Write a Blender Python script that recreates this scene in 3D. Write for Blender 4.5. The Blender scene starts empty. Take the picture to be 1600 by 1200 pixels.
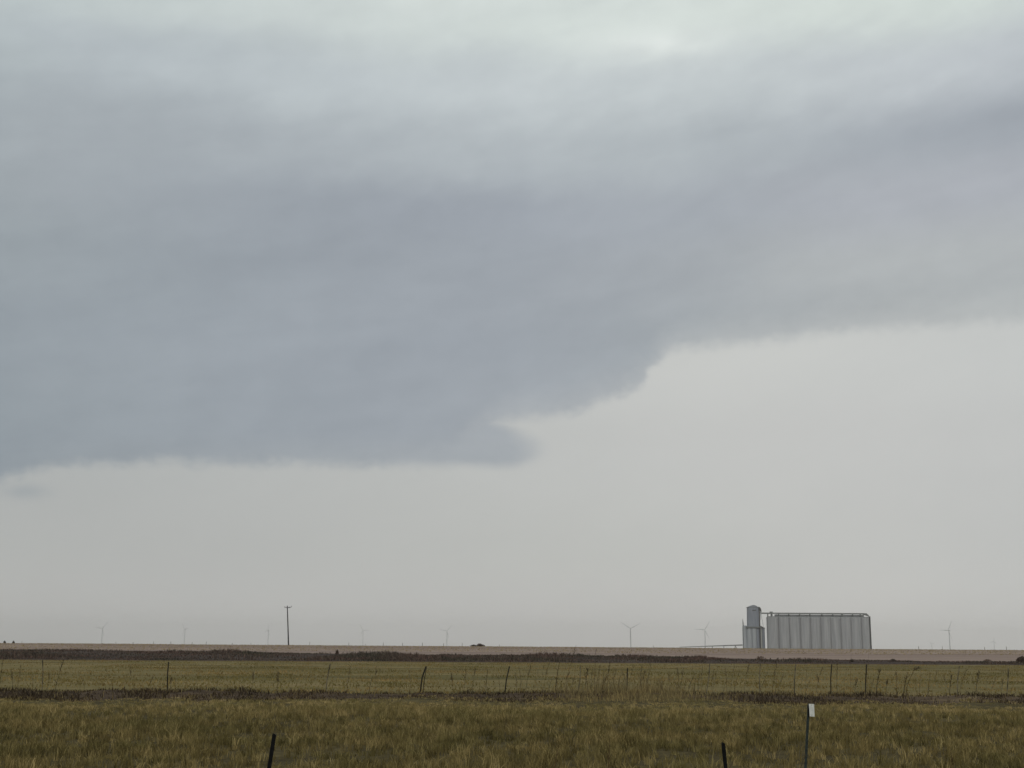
import bpy, math, random
import numpy as np
from mathutils import Vector, Matrix

R = math.radians
random.seed(7)
rng = np.random.default_rng(7)
scene = bpy.context.scene
col = scene.collection

# ------------------------------------------------------------------ camera
F = 2000.0                      # focal length in photo pixels (photo 1600 x 1200)
CAM_Z = 2.2
PITCH = math.atan(410.5 / F)
ROLL = R(0.33)
cd = bpy.data.cameras.new('camera')
cam = bpy.data.objects.new('camera', cd)
col.objects.link(cam)
cd.sensor_fit = 'HORIZONTAL'
cd.sensor_width = 36.0
cd.lens = 36.0 * F / 1600.0
cd.clip_start = 0.1
cd.clip_end = 60000
CM = (Matrix.Rotation(math.pi / 2 + PITCH, 4, 'X') @ Matrix.Rotation(ROLL, 4, 'Z'))
cam.matrix_world = Matrix.Translation((0, 0, CAM_Z)) @ CM
scene.camera = cam
CM3 = CM.to_3x3()


def P(px, py, D):
    """world point on the plane y = D seen at photo pixel (px, py)"""
    d = CM3 @ Vector(((px - 800) / F, (600 - py) / F, -1))
    k = D / d.y
    return Vector((d.x * k, D, CAM_Z + d.z * k))


def azel(px, py):
    d = (CM3 @ Vector(((px - 800) / F, (600 - py) / F, -1))).normalized()
    return math.degrees(math.atan2(d.x, d.y)), math.degrees(math.asin(d.z))


def s2l(c):
    return tuple(((v / 255) / 12.92 if v / 255 <= 0.04045 else ((v / 255 + 0.055) / 1.055) ** 2.4) for v in c)


# ------------------------------------------------------------------ node helper
class NT:
    def __init__(self, tree):
        self.t = tree
        tree.nodes.clear()

    def n(self, kind, **kw):
        nd = self.t.nodes.new(kind)
        for k, v in kw.items():
            setattr(nd, k, v)
        return nd

    def link(self, a, b):
        if isinstance(a, (int, float)):
            b.default_value = a
        elif isinstance(a, tuple):
            b.default_value = a if len(a) == len(b.default_value) else tuple(a) + (1,)
        else:
            self.t.links.new(a, b)

    def m(self, op, a, b=0.0, c=0.0, clamp=False):
        nd = self.n('ShaderNodeMath', operation=op, use_clamp=clamp)
        self.link(a, nd.inputs[0]); self.link(b, nd.inputs[1]); self.link(c, nd.inputs[2])
        return nd.outputs[0]

    def smooth(self, v, lo, hi, o0=0.0, o1=1.0, mode='SMOOTHSTEP'):
        nd = self.n('ShaderNodeMapRange', interpolation_type=mode)
        nd.clamp = True
        self.link(v, nd.inputs['Value']); self.link(lo, nd.inputs['From Min']); self.link(hi, nd.inputs['From Max'])
        nd.inputs['To Min'].default_value = o0; nd.inputs['To Max'].default_value = o1
        return nd.outputs[0]

    def mix(self, f, a, b, blend='MIX'):
        nd = self.n('ShaderNodeMix', data_type='RGBA', blend_type=blend)
        self.link(f, nd.inputs[0]); self.link(a, nd.inputs[6]); self.link(b, nd.inputs[7])
        return nd.outputs[2]

    def noise(self, vec, scale, detail=4, rough=0.55, dist=0.0):
        nd = self.n('ShaderNodeTexNoise')
        if vec is not None:
            self.link(vec, nd.inputs['Vector'])
        nd.inputs['Scale'].default_value = scale; nd.inputs['Detail'].default_value = detail
        nd.inputs['Roughness'].default_value = rough; nd.inputs['Distortion'].default_value = dist
        return nd.outputs['Fac']

    def ramp(self, f, stops, interp='LINEAR'):
        nd = self.n('ShaderNodeValToRGB')
        nd.color_ramp.interpolation = interp
        el = nd.color_ramp.elements
        while len(el) > 1:
            el.remove(el[-1])
        el[0].position = stops[0][0]; el[0].color = tuple(stops[0][1]) + (1,)
        for p, c in stops[1:]:
            e = el.new(p); e.color = tuple(c) + (1,)
        self.link(f, nd.inputs[0])
        return nd.outputs[0]

    def scale_vec(self, vec, s):
        nd = self.n('ShaderNodeMapping')
        self.link(vec, nd.inputs[0]); nd.inputs['Scale'].default_value = s
        return nd.outputs[0]


# ------------------------------------------------------------------ world (storm cloud sky)
SUN_EL, SUN_AZ = 34, 200        # degrees; azimuth clockwise from +Y (behind the camera, right)
world = bpy.data.worlds.new('World')
scene.world = world
world.use_nodes = True
W = NT(world.node_tree)
tc = W.n('ShaderNodeTexCoord').outputs['Generated']
sep = W.n('ShaderNodeSeparateXYZ'); W.link(tc, sep.inputs[0])
az = W.m('MULTIPLY', W.m('ARCTAN2', sep.outputs[0], sep.outputs[1]), 180 / math.pi)
el = W.m('MULTIPLY', W.m('ARCSINE', sep.outputs[2]), 180 / math.pi)
# soft distortion of the cloud layers, stretched along the horizon
cv = W.n('ShaderNodeCombineXYZ')
W.link(W.m('MULTIPLY', az, 0.45), cv.inputs[0]); W.link(W.m('SUBTRACT', el, W.m('MULTIPLY', az, 0.2)), cv.inputs[1])
n1 = W.noise(cv.outputs[0], 0.16, 5, 0.5)
n2 = W.noise(cv.outputs[0], 0.75, 5, 0.55)
n3 = W.noise(cv.outputs[0], 0.32, 3, 0.5, 0.6)
cv2 = W.n('ShaderNodeCombineXYZ')
W.link(az, cv2.inputs[0]); W.link(W.m('MULTIPLY', el, 1.3), cv2.inputs[1])
n4 = W.noise(cv2.outputs[0], 0.55, 5, 0.6)
el_d = W.m('ADD', el, W.m('ADD', W.m('MULTIPLY', W.m('SUBTRACT', n1, 0.5), 2.2), W.m('MULTIPLY', W.m('SUBTRACT', n2, 0.5), 0.7)))
az_d = W.m('ADD', az, W.m('MULTIPLY', W.m('SUBTRACT', n3, 0.5), 5.0))
tpos = W.smooth(az_d, -32.0, 32.0, 0, 1, 'LINEAR')


def row(f, vals, interp='B_SPLINE'):
    st = []
    for px, c in vals:
        a, _ = azel(px, 500)
        st.append((min(1, max(0, (a + 32) / 64)), s2l(c)))
    return W.ramp(f, st, interp)


ROWS = [   # photo row, colours along it
    (770, [(-100, (139, 147, 155)), (100, (143, 150, 158)), (400, (148, 154, 162)), (800, (153, 158, 165)), (1200, (160, 164, 168)), (1600, (166, 170, 173))]),
    (660, [(-100, (143, 151, 158)), (60, (146, 153, 160)), (400, (151, 157, 165)), (750, (155, 160, 168)), (1200, (162, 166, 170)), (1600, (168, 171, 174))]),
    (540, [(-100, (146, 153, 160)), (60, (149, 156, 163)), (400, (153, 159, 167)), (800, (157, 162, 170)), (1050, (160, 165, 170)), (1300, (166, 170, 173)), (1600, (170, 174, 176))]),
    (430, [(-100, (149, 156, 162)), (60, (151, 158, 164)), (400, (150, 156, 164)), (800, (156, 161, 169)), (1100, (163, 167, 172)), (1300, (170, 174, 177)), (1600, (172, 176, 179))]),
    (330, [(-100, (156, 163, 168)), (60, (156, 162, 168)), (400, (155, 161, 169)), (800, (156, 161, 170)), (1100, (164, 169, 176)), (1300, (165, 169, 177)), (1600, (168, 172, 180))]),
    (240, [(-100, (162, 169, 174)), (60, (162, 168, 174)), (400, (165, 171, 177)), (800, (176, 182, 187)), (1050, (179, 185, 189)), (1350, (165, 170, 177)), (1600, (158, 163, 171))]),
    (140, [(-100, (172, 180, 183)), (60, (172, 179, 184)), (400, (180, 187, 191)), (800, (187, 193, 196)), (1150, (190, 196, 198)), (1400, (184, 189, 193)), (1600, (180, 185, 190))]),
    (50, [(-100, (186, 194, 194)), (60, (186, 194, 194)), (350, (190, 197, 197)), (700, (200, 207, 205)), (1050, (210, 217, 213)), (1300, (203, 210, 206)), (1600, (200, 208, 204))]),
    (-80, [(-100, (196, 203, 201)), (400, (202, 208, 205)), (1050, (208, 214, 211)), (1600, (206, 213, 209))]),
]
ROWS[6:] = [(py - 8, [(x, tuple(v + 7 for v in c)) for x, c in vv]) for py, vv in ROWS[6:]]
ROWS = [(py, [(x, (c[0] + 1, c[1] + 2, c[2] + 1)) if x < 1250 or py < 300 else (x, (c[0] + 5, c[1] + 5, c[2] + 3)) for x, c in vv]) for py, vv in ROWS]
cur = row(tpos, ROWS[0][1])
prev_e = azel(800, ROWS[0][0])[1]
for py, vals in ROWS[1:]:
    e = azel(800, py)[1]
    f = W.smooth(el_d, prev_e, e, 0, 1, 'SMOOTHSTEP')
    cur = W.mix(f, cur, row(tpos, vals))
    prev_e = e
# overhead and behind: even bright overcast
cur = W.mix(W.smooth(el, 32, 60), cur, s2l((214, 219, 215)))
# brighter break in the cloud near the top
ba, be = azel(1035, 72)
g = W.m('ADD', W.m('POWER', W.m('DIVIDE', W.m('SUBTRACT', az_d, ba), 2.6), 2.0), W.m('POWER', W.m('DIVIDE', W.m('SUBTRACT', el_d, be), 0.9), 2.0))
g = W.m('EXPONENT', W.m('MULTIPLY', g, -1.0))
cur = W.mix(W.m('MULTIPLY', g, 0.55), cur, s2l((228, 234, 230)))
g = W.m('ADD', W.m('POWER', W.m('DIVIDE', W.m('SUBTRACT', az_d, ba), 1.0), 2.0), W.m('POWER', W.m('DIVIDE', W.m('SUBTRACT', el_d, be), 0.38), 2.0))
cur = W.mix(W.m('MULTIPLY', W.m('EXPONENT', W.m('MULTIPLY', g, -1.0)), 0.6), cur, s2l((232, 238, 234)))
# soft billow texture
cur = W.mix(1.0, cur, W.mix(W.smooth(n2, 0.3, 0.7), (0.982, 0.982, 0.983), (1.018, 1.018, 1.016)), 'MULTIPLY')
cur = W.mix(1.0, cur, W.mix(W.smooth(n1, 0.3, 0.7), (0.975, 0.976, 0.978), (1.025, 1.024, 1.023)), 'MULTIPLY')
cur = W.mix(1.0, cur, W.mix(W.smooth(n4, 0.3, 0.7), (0.985, 0.985, 0.985), (1.015, 1.015, 1.015)), 'MULTIPLY')

# pale rain-washed sky under the cloud base
CLEAR = [
    (1000, [(-100, (178, 179, 177)), (400, (182, 183, 181)), (900, (188, 188, 186)), (1300, (193, 193, 190)), (1600, (191, 192, 190))]),
    (850, [(-100, (167, 170, 168)), (400, (174, 176, 174)), (900, (182, 184, 180)), (1300, (187, 188, 185)), (1600, (184, 186, 184))]),
    (700, [(-100, (166, 170, 169)), (400, (173, 176, 174)), (900, (185, 187, 184)), (1200, (191, 192, 189)), (1600, (186, 188, 186))]),
    (560, [(-100, (168, 172, 172)), (400, (178, 181, 180)), (900, (191, 193, 190)), (1150, (195, 197, 193)), (1600, (189, 192, 190))]),
]
CLEAR = [(py, [(x, (c[0] + 7, c[1] + 6, c[2] + 6)) for x, c in vv]) for py, vv in CLEAR]
t0 = W.smooth(az, -32.0, 32.0, 0, 1, 'LINEAR')
clr = row(t0, CLEAR[0][1]); prev_e = azel(800, 1000)[1]
for py, vals in CLEAR[1:]:
    e = azel(800, py)[1]
    clr = W.mix(W.smooth(el, prev_e, e, 0, 1, 'SMOOTHSTEP'), clr, row(t0, vals)); prev_e = e

# cloud base line as a function of azimuth
fc = W.n('ShaderNodeFloatCurve')
BASE = [(-400, 800), (-150, 775), (0, 757), (50, 737), (180, 726), (420, 726), (640, 728), (705, 720), (742, 690), (775, 665), (820, 655), (870, 650), (930, 632), (998, 604),
        (1050, 552), (1100, 543), (1200, 537), (1330, 519), (1450, 511), (1600, 502), (1900, 470)]
pts = []
for px, py in BASE:
    a, e = azel(px, py)
    pts.append(((a + 32) / 64, e / 20.0))
pts = [p for p in pts if 0 <= p[0] <= 1]
pts = [(0.0, pts[0][1])] + pts + [(1.0, pts[-1][1])]
cm = fc.mapping.curves[0]
cm.points[0].location = pts[0]; cm.points[1].location = pts[-1]
for p in pts[1:-1]:
    cm.points.new(*p)
for q in cm.points:
    q.handle_type = 'AUTO_CLAMPED'
fc.mapping.update()
n5 = W.noise(cv2.outputs[0], 0.8, 4, 0.55)
azb = W.m('ADD', az, W.m('MULTIPLY', W.m('SUBTRACT', n5, 0.5), 1.3))
W.link(W.smooth(azb, -32.0, 32.0, 0, 1, 'LINEAR'), fc.inputs['Value'])
eb = W.m('MULTIPLY', fc.outputs[0], 20.0)
n6 = W.noise(cv2.outputs[0], 2.0, 5, 0.65)
eb = W.m('ADD', eb, W.m('ADD', W.m('MULTIPLY', W.m('SUBTRACT', n4, 0.5), 0.7), W.m('MULTIPLY', W.m('SUBTRACT', n6, 0.5), 0.55)))
dd = W.m('SUBTRACT', el, eb)
m_sharp = W.smooth(dd, -0.32, 0.48)
m_soft = W.smooth(dd, -0.5, 1.7)
mask = W.m('ADD', W.m('MULTIPLY', m_sharp, W.smooth(az, -22, 14, 0.86, 0.55)), W.m('MULTIPLY', m_soft, W.smooth(az, -22, 14, 0.14, 0.45)))
# rounded lobe hanging under the base, its nose pointing right
na, ne = azel(838, 704)
_, nb_ = azel(700, 728)
lim = W.m('SUBTRACT', na, W.m('MULTIPLY', W.m('POWER', W.m('ABSOLUTE', W.m('SUBTRACT', el, ne)), 2.0), 1.15))
lobe = W.m('MULTIPLY', W.smooth(W.m('SUBTRACT', lim, W.m('ADD', az, W.m('MULTIPLY', W.m('SUBTRACT', n5, 0.5), 0.9))), -0.9, 1.1),
           W.smooth(W.m('SUBTRACT', el, W.m('ADD', nb_, W.m('MULTIPLY', W.m('SUBTRACT', n4, 0.5), 0.45))), -0.30, 0.42))
lobe = W.m('MULTIPLY', lobe, W.smooth(el, azel(790, 600)[1], azel(790, 650)[1]))
mask = W.m('MAXIMUM', mask, W.m('MULTIPLY', lobe, 0.84))
sa, se = azel(38, 768)
g = W.m('ADD', W.m('POWER', W.m('DIVIDE', W.m('SUBTRACT', azb, sa), 0.8), 2.0), W.m('POWER', W.m('DIVIDE', W.m('SUBTRACT', el, se), 0.32), 2.0))
mask = W.m('MAXIMUM', mask, W.m('MULTIPLY', W.m('EXPONENT', W.m('MULTIPLY', g, -1.0)), 0.45))
cv3 = W.n('ShaderNodeCombineXYZ')
W.link(W.m('MULTIPLY', az, 0.14), cv3.inputs[0]); W.link(W.m('SUBTRACT', el, W.m('MULTIPLY', az, 0.17)), cv3.inputs[1])
n7 = W.noise(cv3.outputs[0], 0.42, 4, 0.55, 0.4)
cur = W.mix(1.0, cur, W.mix(W.smooth(n7, 0.3, 0.7), (0.975, 0.976, 0.979), (1.022, 1.021, 1.019)), 'MULTIPLY')
n8 = W.noise(cv.outputs[0], 0.22, 4, 0.6)
clr = W.mix(1.0, clr, W.mix(W.smooth(n8, 0.3, 0.7), (0.984, 0.984, 0.985), (1.014, 1.013, 1.012)), 'MULTIPLY')
skycol = W.mix(mask, clr, cur)
# a little clear-sky light through the overcast
sky = W.n('ShaderNodeTexSky', sky_type='NISHITA')
sky.sun_disc = False
sky.sun_elevation = R(SUN_EL); sky.sun_rotation = R(SUN_AZ)
SKY_GAIN = 1.0
sc = W.mix(1.0, skycol, (10 * SKY_GAIN,) * 3, 'MULTIPLY')
fin = W.mix(0.03, sc, sky.outputs[0])
bg = W.n('ShaderNodeBackground'); W.link(fin, bg.inputs[0]); bg.inputs[1].default_value = 0.1
wo = W.n('ShaderNodeOutputWorld'); W.link(bg.outputs[0], wo.inputs[0])
try:
    world.cycles.sampling_method = 'MANUAL'; world.cycles.sample_map_resolution = 512
except Exception:
    pass

sd = bpy.data.lights.new('sun', 'SUN')
sd.energy = 0.8; sd.angle = R(25); sd.color = (1, 0.97, 0.93)
sun = bpy.data.objects.new('sun', sd); col.objects.link(sun)
sdir = Vector((math.sin(R(SUN_AZ)) * math.cos(R(SUN_EL)), math.cos(R(SUN_AZ)) * math.cos(R(SUN_EL)), math.sin(R(SUN_EL))))
sun.rotation_euler = sdir.to_track_quat('Z', 'Y').to_euler()

scene.view_settings.view_transform = 'Standard'
scene.view_settings.look = 'None'
scene.view_settings.exposure = 0.0
scene.view_settings.gamma = 1.0
scene.render.engine = 'CYCLES'
scene.cycles.max_bounces = 6
scene.cycles.volume_bounces = 4
scene.cycles.transparent_max_bounces = 8


# ------------------------------------------------------------------ terrain height
def wob(x, seed, scale):
    x = np.asarray(x, float) / scale
    return (np.sin(x * 1.0 + seed) + 0.6 * np.sin(x * 2.3 + seed * 2.1) + 0.35 * np.sin(x * 5.1 + seed * 3.7) + 0.2 * np.sin(x * 11.3 + seed * 1.3)) / 2.15


def sstep(t):
    t = np.clip(t, 0, 1)
    return t * t * (3 - 2 * t)


def H(x, y):
    x = np.asarray(x, float); y = np.asarray(y, float)
    crest = 2.2 - 0.0012 * np.clip(x, -400, 400) + 0.05 * wob(x, 1.0, 23)
    h = crest * sstep((y - 196) / 224) * (1 - sstep((y - 440) / 260))
    h = h + 0.035 * np.sin(x * 0.31 + y * 0.21) * np.clip((y - 18) / 20, 0, 1) * np.clip((195 - y) / 60, 0, 1)
    h = h + 0.13 * np.exp(-((y - 58.5) / 2.8) ** 2) * (1 + 0.3 * np.sin(x * 1.3) + 0.25 * np.sin(x * 3.1 + 1))     # low bare bank in front of the fence
    return h


# ------------------------------------------------------------------ materials
def material(name):
    m = bpy.data.materials.new(name); m.use_nodes = True
    return m, NT(m.node_tree)


def finish(n, colr, rough=0.9, spec=0.15, bump=None, bstr=0.3, bdist=0.05, metal=0.0, trans=None):
    p = n.n('ShaderNodeBsdfPrincipled')
    n.link(colr, p.inputs['Base Color'])
    n.link(rough, p.inputs['Roughness'])
    p.inputs['Specular IOR Level'].default_value = spec
    p.inputs['Metallic'].default_value = metal
    if bump is not None:
        b = n.n('ShaderNodeBump'); b.inputs['Strength'].default_value = bstr; b.inputs['Distance'].default_value = bdist
        n.link(bump, b.inputs['Height']); n.link(b.outputs[0], p.inputs['Normal'])
    o = n.n('ShaderNodeOutputMaterial')
    if trans:
        t = n.n('ShaderNodeBsdfTranslucent'); n.link(colr, t.inputs[0])
        mx = n.n('ShaderNodeMixShader'); mx.inputs[0].default_value = trans
        n.link(p.outputs[0], mx.inputs[1]); n.link(t.outputs[0], mx.inputs[2]); n.link(mx.outputs[0], o.inputs[0])
    else:
        n.link(p.outputs[0], o.inputs[0])


def ground_mat(name, stops, sx=1.0, sy=1.0, sc1=0.35, sc2=3.0, bstr=0.5, mixf=0.5):
    m, n = material(name)
    pos = n.n('ShaderNodeNewGeometry').outputs['Position']
    v = n.scale_vec(pos, (sx, sy, 1))
    a = n.noise(v, sc1, 6, 0.6)
    b = n.noise(v, sc2, 6, 0.65)
    f = n.m('ADD', n.m('MULTIPLY', a, 1 - mixf), n.m('MULTIPLY', b, mixf))
    f = n.smooth(f, 0.34, 0.66, 0, 1, 'LINEAR')
    finish(n, n.ramp(f, stops), 0.95, 0.05, n.noise(pos, 6.0, 5, 0.7), bstr, 0.12)
    return m


M = {}
M['pasture'] = ground_mat('pasture_ground', [(0, (.035, .027, .014)), (.5, (.07, .055, .025)), (1, (.12, .095, .042))])
M['midfield'] = ground_mat('mid_pasture', [(0, (.085, .075, .03)), (.35, (.125, .103, .042)), (.65, (.175, .138, .062)), (1, (.24, .18, .088))], 0.35, 1.0, 0.09, 0.7, 0.5, 0.4)
M['dirt'] = ground_mat('dirt', [(0, (.032, .022, .015)), (.45, (.068, .047, .031)), (.7, (.11, .078, .052)), (1, (.18, .135, .075))], 0.5, 1.0, 0.25, 1.4, 0.8)
M['redsoil'] = ground_mat('red_soil', [(0, (.04, .02, .014)), (1, (.085, .045, .03))], 0.3, 1.0, 0.2, 1.2)
M['plough'] = ground_mat('dark_soil', [(0, (.030, .022, .019)), (.5, (.052, .038, .033)), (1, (.095, .072, .06))], 0.15, 1.0, 0.05, 0.4, 0.5)
M['stubble'] = ground_mat('stubble', [(0, (.14, .102, .086)), (.4, (.215, .16, .135)), (.7, (.28, .212, .177)), (1, (.36, .305, .24))], 0.12, 1.0, 0.04, 0.35, 0.5, 0.5)
M['plain'] = ground_mat('plain', [(0, (.16, .13, .09)), (1, (.26, .21, .15))], 1, 1, 0.004, 0.03, 0.1)


def simple_mat(name, c1, c2, scale=3.0, rough=0.8, spec=0.2, stretch=(1, 1, 1), metal=0.0, bstr=0.2):
    m, n = material(name)
    pos = n.n('ShaderNodeNewGeometry').outputs['Position']
    v = n.scale_vec(pos, stretch)
    f = n.smooth(n.noise(v, scale, 5, 0.6), 0.3, 0.7)
    finish(n, n.mix(f, c1, c2), rough, spec, n.noise(v, scale * 3, 3), bstr, 0.02, metal)
    return m


M['concrete'] = simple_mat('weathered_concrete', (.265, .268, .278), (.375, .375, .38), 0.5, 0.9, 0.1, (1, 1, 0.05))
M['tower'] = simple_mat('blue_grey_siding', (.19, .205, .24), (.25, .265, .30), 0.5, 0.7, 0.2, (1, 1, 0.15))
M['bin'] = simple_mat('galvanised_steel', (.22, .235, .255), (.37, .385, .40), 0.35, 0.6, 0.3, (1, 1, 0.05))
M['pale_bin'] = simple_mat('pale_steel', (.5, .5, .48), (.6, .6, .57), 0.4, 0.6, 0.3, (1, 1, 0.1))
M['darksteel'] = simple_mat('dark_steel', (.045, .045, .045), (.08, .078, .075), 0.8, 0.7, 0.3)
M['gallery'] = simple_mat('gallery_steel', (.13, .135, .13), (.19, .195, .185), 0.5, 0.7, 0.2)
M['mesh_light'] = simple_mat('light_railing', (.55, .55, .56), (.65, .65, .66), 0.5, 0.7, 0.2)
M['turbine'] = simple_mat('turbine_paint', (.42, .425, .435), (.48, .485, .49), 0.02, 0.6, 0.3)
M['polewood'] = simple_mat('pole_wood', (.025, .022, .026), (.05, .042, .045), 2.0, 0.9, 0.1, (1, 1, 0.15))
M['greywood'] = simple_mat('weathered_post_wood', (.035, .03, .022), (.19, .16, .10), 1.6, 0.95, 0.1, (1, 1, 1.6))
M['darkwood'] = simple_mat('dark_post_wood', (.012, .011, .009), (.035, .03, .022), 8.0, 0.95, 0.1, (1, 1, 0.12))
M['black'] = simple_mat('black_painted_steel', (.003, .003, .003), (.008, .008, .0075), 30.0, 0.8, 0.15)
M['green'] = simple_mat('dark_green_steel', (.018, .024, .020), (.035, .045, .038), 25.0, 0.7, 0.25)
M['plate'] = simple_mat('white_plate', (.55, .56, .52), (.72, .72, .68), 30.0, 0.6, 0.3)
M['wire'] = simple_mat('rusty_wire', (.05, .042, .03), (.085, .07, .05), 5.0, 0.8, 0.2)
M['stalk'] = simple_mat('dead_stalk', (.035, .028, .017), (.085, .068, .038), 6.0, 0.95, 0.05)
M['redstalk'] = simple_mat('red_brown_stalk', (.05, .026, .016), (.10, .058, .033), 6.0, 0.95, 0.05)
M['palestalk'] = simple_mat('tan_stalk', (.10, .085, .045), (.20, .165, .09), 6.0, 0.95, 0.05)


def blade_mat(name, dark, mid, light, patch_a, patch_b, psc=0.35, trans=0.25):
    m, n = material(name)
    at = n.n('ShaderNodeAttribute'); at.attribute_name = 'tint'
    base = n.ramp(at.outputs['Fac'], [(0, dark), (.5, mid), (1, light)])
    pos = n.n('ShaderNodeNewGeometry').outputs['Position']
    v = n.scale_vec(pos, (1, 0.6, 0))
    f = n.smooth(n.noise(v, psc, 5, 0.62), 0.36, 0.64)
    base = n.mix(1.0, base, n.mix(f, patch_a, patch_b), 'MULTIPLY')
    finish(n, base, 0.9, 0.08, trans=trans)
    return m


M['grass'] = blade_mat('pasture_grass', (.065, .055, .023), (.220, .184, .080), (.50, .42, .215), (.74, .72, .60), (1.15, 1.04, .93), 0.45)
M['midgrass'] = blade_mat('short_grass', (.10, .08, .03), (.20, .155, .062), (.36, .275, .125), (.78, .83, .66), (1.2, 1.06, 1.0), 0.10)
M['deadweed'] = blade_mat('dark_dead_weed', (.032, .024, .016), (.068, .050, .034), (.19, .15, .08), (.75, .75, .75), (1.25, 1.15, 1.0), 0.4)
M['tangrass'] = blade_mat('tan_tall_grass', (.12, .09, .045), (.23, .18, .09), (.40, .32, .15), (.75, .75, .75), (1.1, 1.05, .95), 0.6)
M['brush'] = blade_mat('far_brush', (.036, .028, .022), (.080, .061, .050), (.15, .118, .096), (.7, .8, .68), (1.3, 1.05, 1.02), 0.09)
M['redbrush'] = blade_mat('reddish_brush', (.06, .035, .025), (.10, .062, .045), (.16, .105, .075), (.9, .9, .9), (1.1, 1.1, 1.1), 0.2)


# ------------------------------------------------------------------ object helpers
M['driedhead'] = blade_mat('dried_seed_head', (.075, .056, .03), (.125, .096, .052), (.20, .16, .085), (.9, .9, .9), (1.1, 1.1, 1.1), 0.6)


def link(o, parent=None):
    col.objects.link(o)
    if parent:
        o.parent = parent
    return o


def tag(o, label=None, cat=None, group=None, kind=None):
    if label: o['label'] = label
    if cat: o['category'] = cat
    if group: o['group'] = group
    if kind: o['kind'] = kind
    return o


def empty(name, loc):
    o = bpy.data.objects.new(name, None); o.location = loc; o.empty_display_size = 0.2
    return link(o)


class MB:
    def __init__(self):
        self.v = []; self.f = []

    def add(self, vs, fs):
        b = len(self.v); self.v += [tuple(v) for v in vs]; self.f += [tuple(i + b for i in f) for f in fs]

    def box(self, x0, x1, y0, y1, z0, z1):
        self.add([(x0, y0, z0), (x1, y0, z0), (x1, y1, z0), (x0, y1, z0), (x0, y0, z1), (x1, y0, z1), (x1, y1, z1), (x0, y1, z1)],
                 [(0, 3, 2, 1), (4, 5, 6, 7), (0, 1, 5, 4), (1, 2, 6, 5), (2, 3, 7, 6), (3, 0, 4, 7)])

    def prism_y(self, pts, y0, y1):      # polygon in xz, extruded in y
        n = len(pts)
        self.add([(x, y0, z) for x, z in pts] + [(x, y1, z) for x, z in pts],
                 [tuple(range(n)), tuple(range(2 * n - 1, n - 1, -1))] + [(i, i + n, (i + 1) % n + n, (i + 1) % n) for i in range(n)])

    def tube(self, path, radii, sides=8, cap=True):
        path = [Vector(p) for p in path]
        if isinstance(radii, (int, float)): radii = [radii] * len(path)
        vs = []; fs = []
        for i, p in enumerate(path):
            t = (path[min(i + 1, len(path) - 1)] - path[max(i - 1, 0)]).normalized()
            ref = Vector((0, 1, 0)) if abs(t.y) < 0.9 else Vector((1, 0, 0))
            a = t.cross(ref).normalized(); b = t.cross(a)
            for k in range(sides):
                an = 2 * math.pi * k / sides
                vs.append(p + (a * math.cos(an) + b * math.sin(an)) * radii[i])
        for i in range(len(path) - 1):
            for k in range(sides):
                fs.append((i * sides + k, i * sides + (k + 1) % sides, (i + 1) * sides + (k + 1) % sides, (i + 1) * sides + k))
        if cap:
            fs.append(tuple(range(sides))[::-1]); fs.append(tuple((len(path) - 1) * sides + k for k in range(sides)))
        self.add(vs, fs)

    def lathe(self, cx, cy, prof, sides=24):
        vs = []; fs = []
        for r, z in prof:
            for k in range(sides):
                an = 2 * math.pi * k / sides
                vs.append((cx + r * math.cos(an), cy + r * math.sin(an), z))
        for i in range(len(prof) - 1):
            for k in range(sides):
                fs.append((i * sides + k, i * sides + (k + 1) % sides, (i + 1) * sides + (k + 1) % sides, (i + 1) * sides + k))
        fs.append(tuple(range(sides))[::-1]); fs.append(tuple((len(prof) - 1) * sides + k for k in range(sides)))
        self.add(vs, fs)

    def build(self, name, mat, parent=None, smooth=False, origin=(0, 0, 0)):
        me = bpy.data.meshes.new(name)
        ox, oy, oz = origin
        me.from_pydata([(x - ox, y - oy, z - oz) for x, y, z in self.v], [], self.f)
        if smooth:
            me.polygons.foreach_set('use_smooth', [True] * len(me.polygons))
        me.materials.append(mat)
        me.update()
        if smooth:
            me.set_sharp_from_angle(angle=R(35))
        o = bpy.data.objects.new(name, me)
        if parent is None: o.location = origin
        return link(o, parent)


def np_mesh(name, verts, quads, tris, mat, tint=None, parent=None):
    me = bpy.data.meshes.new(name)
    nq, nt_ = len(quads), len(tris)
    me.vertices.add(len(verts)); me.vertices.foreach_set('co', np.asarray(verts, np.float32).ravel())
    loops = np.concatenate([np.asarray(quads, np.int32).ravel(), np.asarray(tris, np.int32).ravel()])
    me.loops.add(len(loops)); me.loops.foreach_set('vertex_index', loops)
    me.polygons.add(nq + nt_)
    st = np.concatenate([np.arange(nq) * 4, nq * 4 + np.arange(nt_) * 3]).astype(np.int32)
    me.polygons.foreach_set('loop_start', st)
    me.update(calc_edges=True)
    if tint is not None:
        a = me.attributes.new('tint', 'FLOAT', 'POINT'); a.data.foreach_set('value', np.asarray(tint, np.float32))
    me.materials.append(mat)
    o = bpy.data.objects.new(name, me)
    return link(o, parent)


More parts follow.
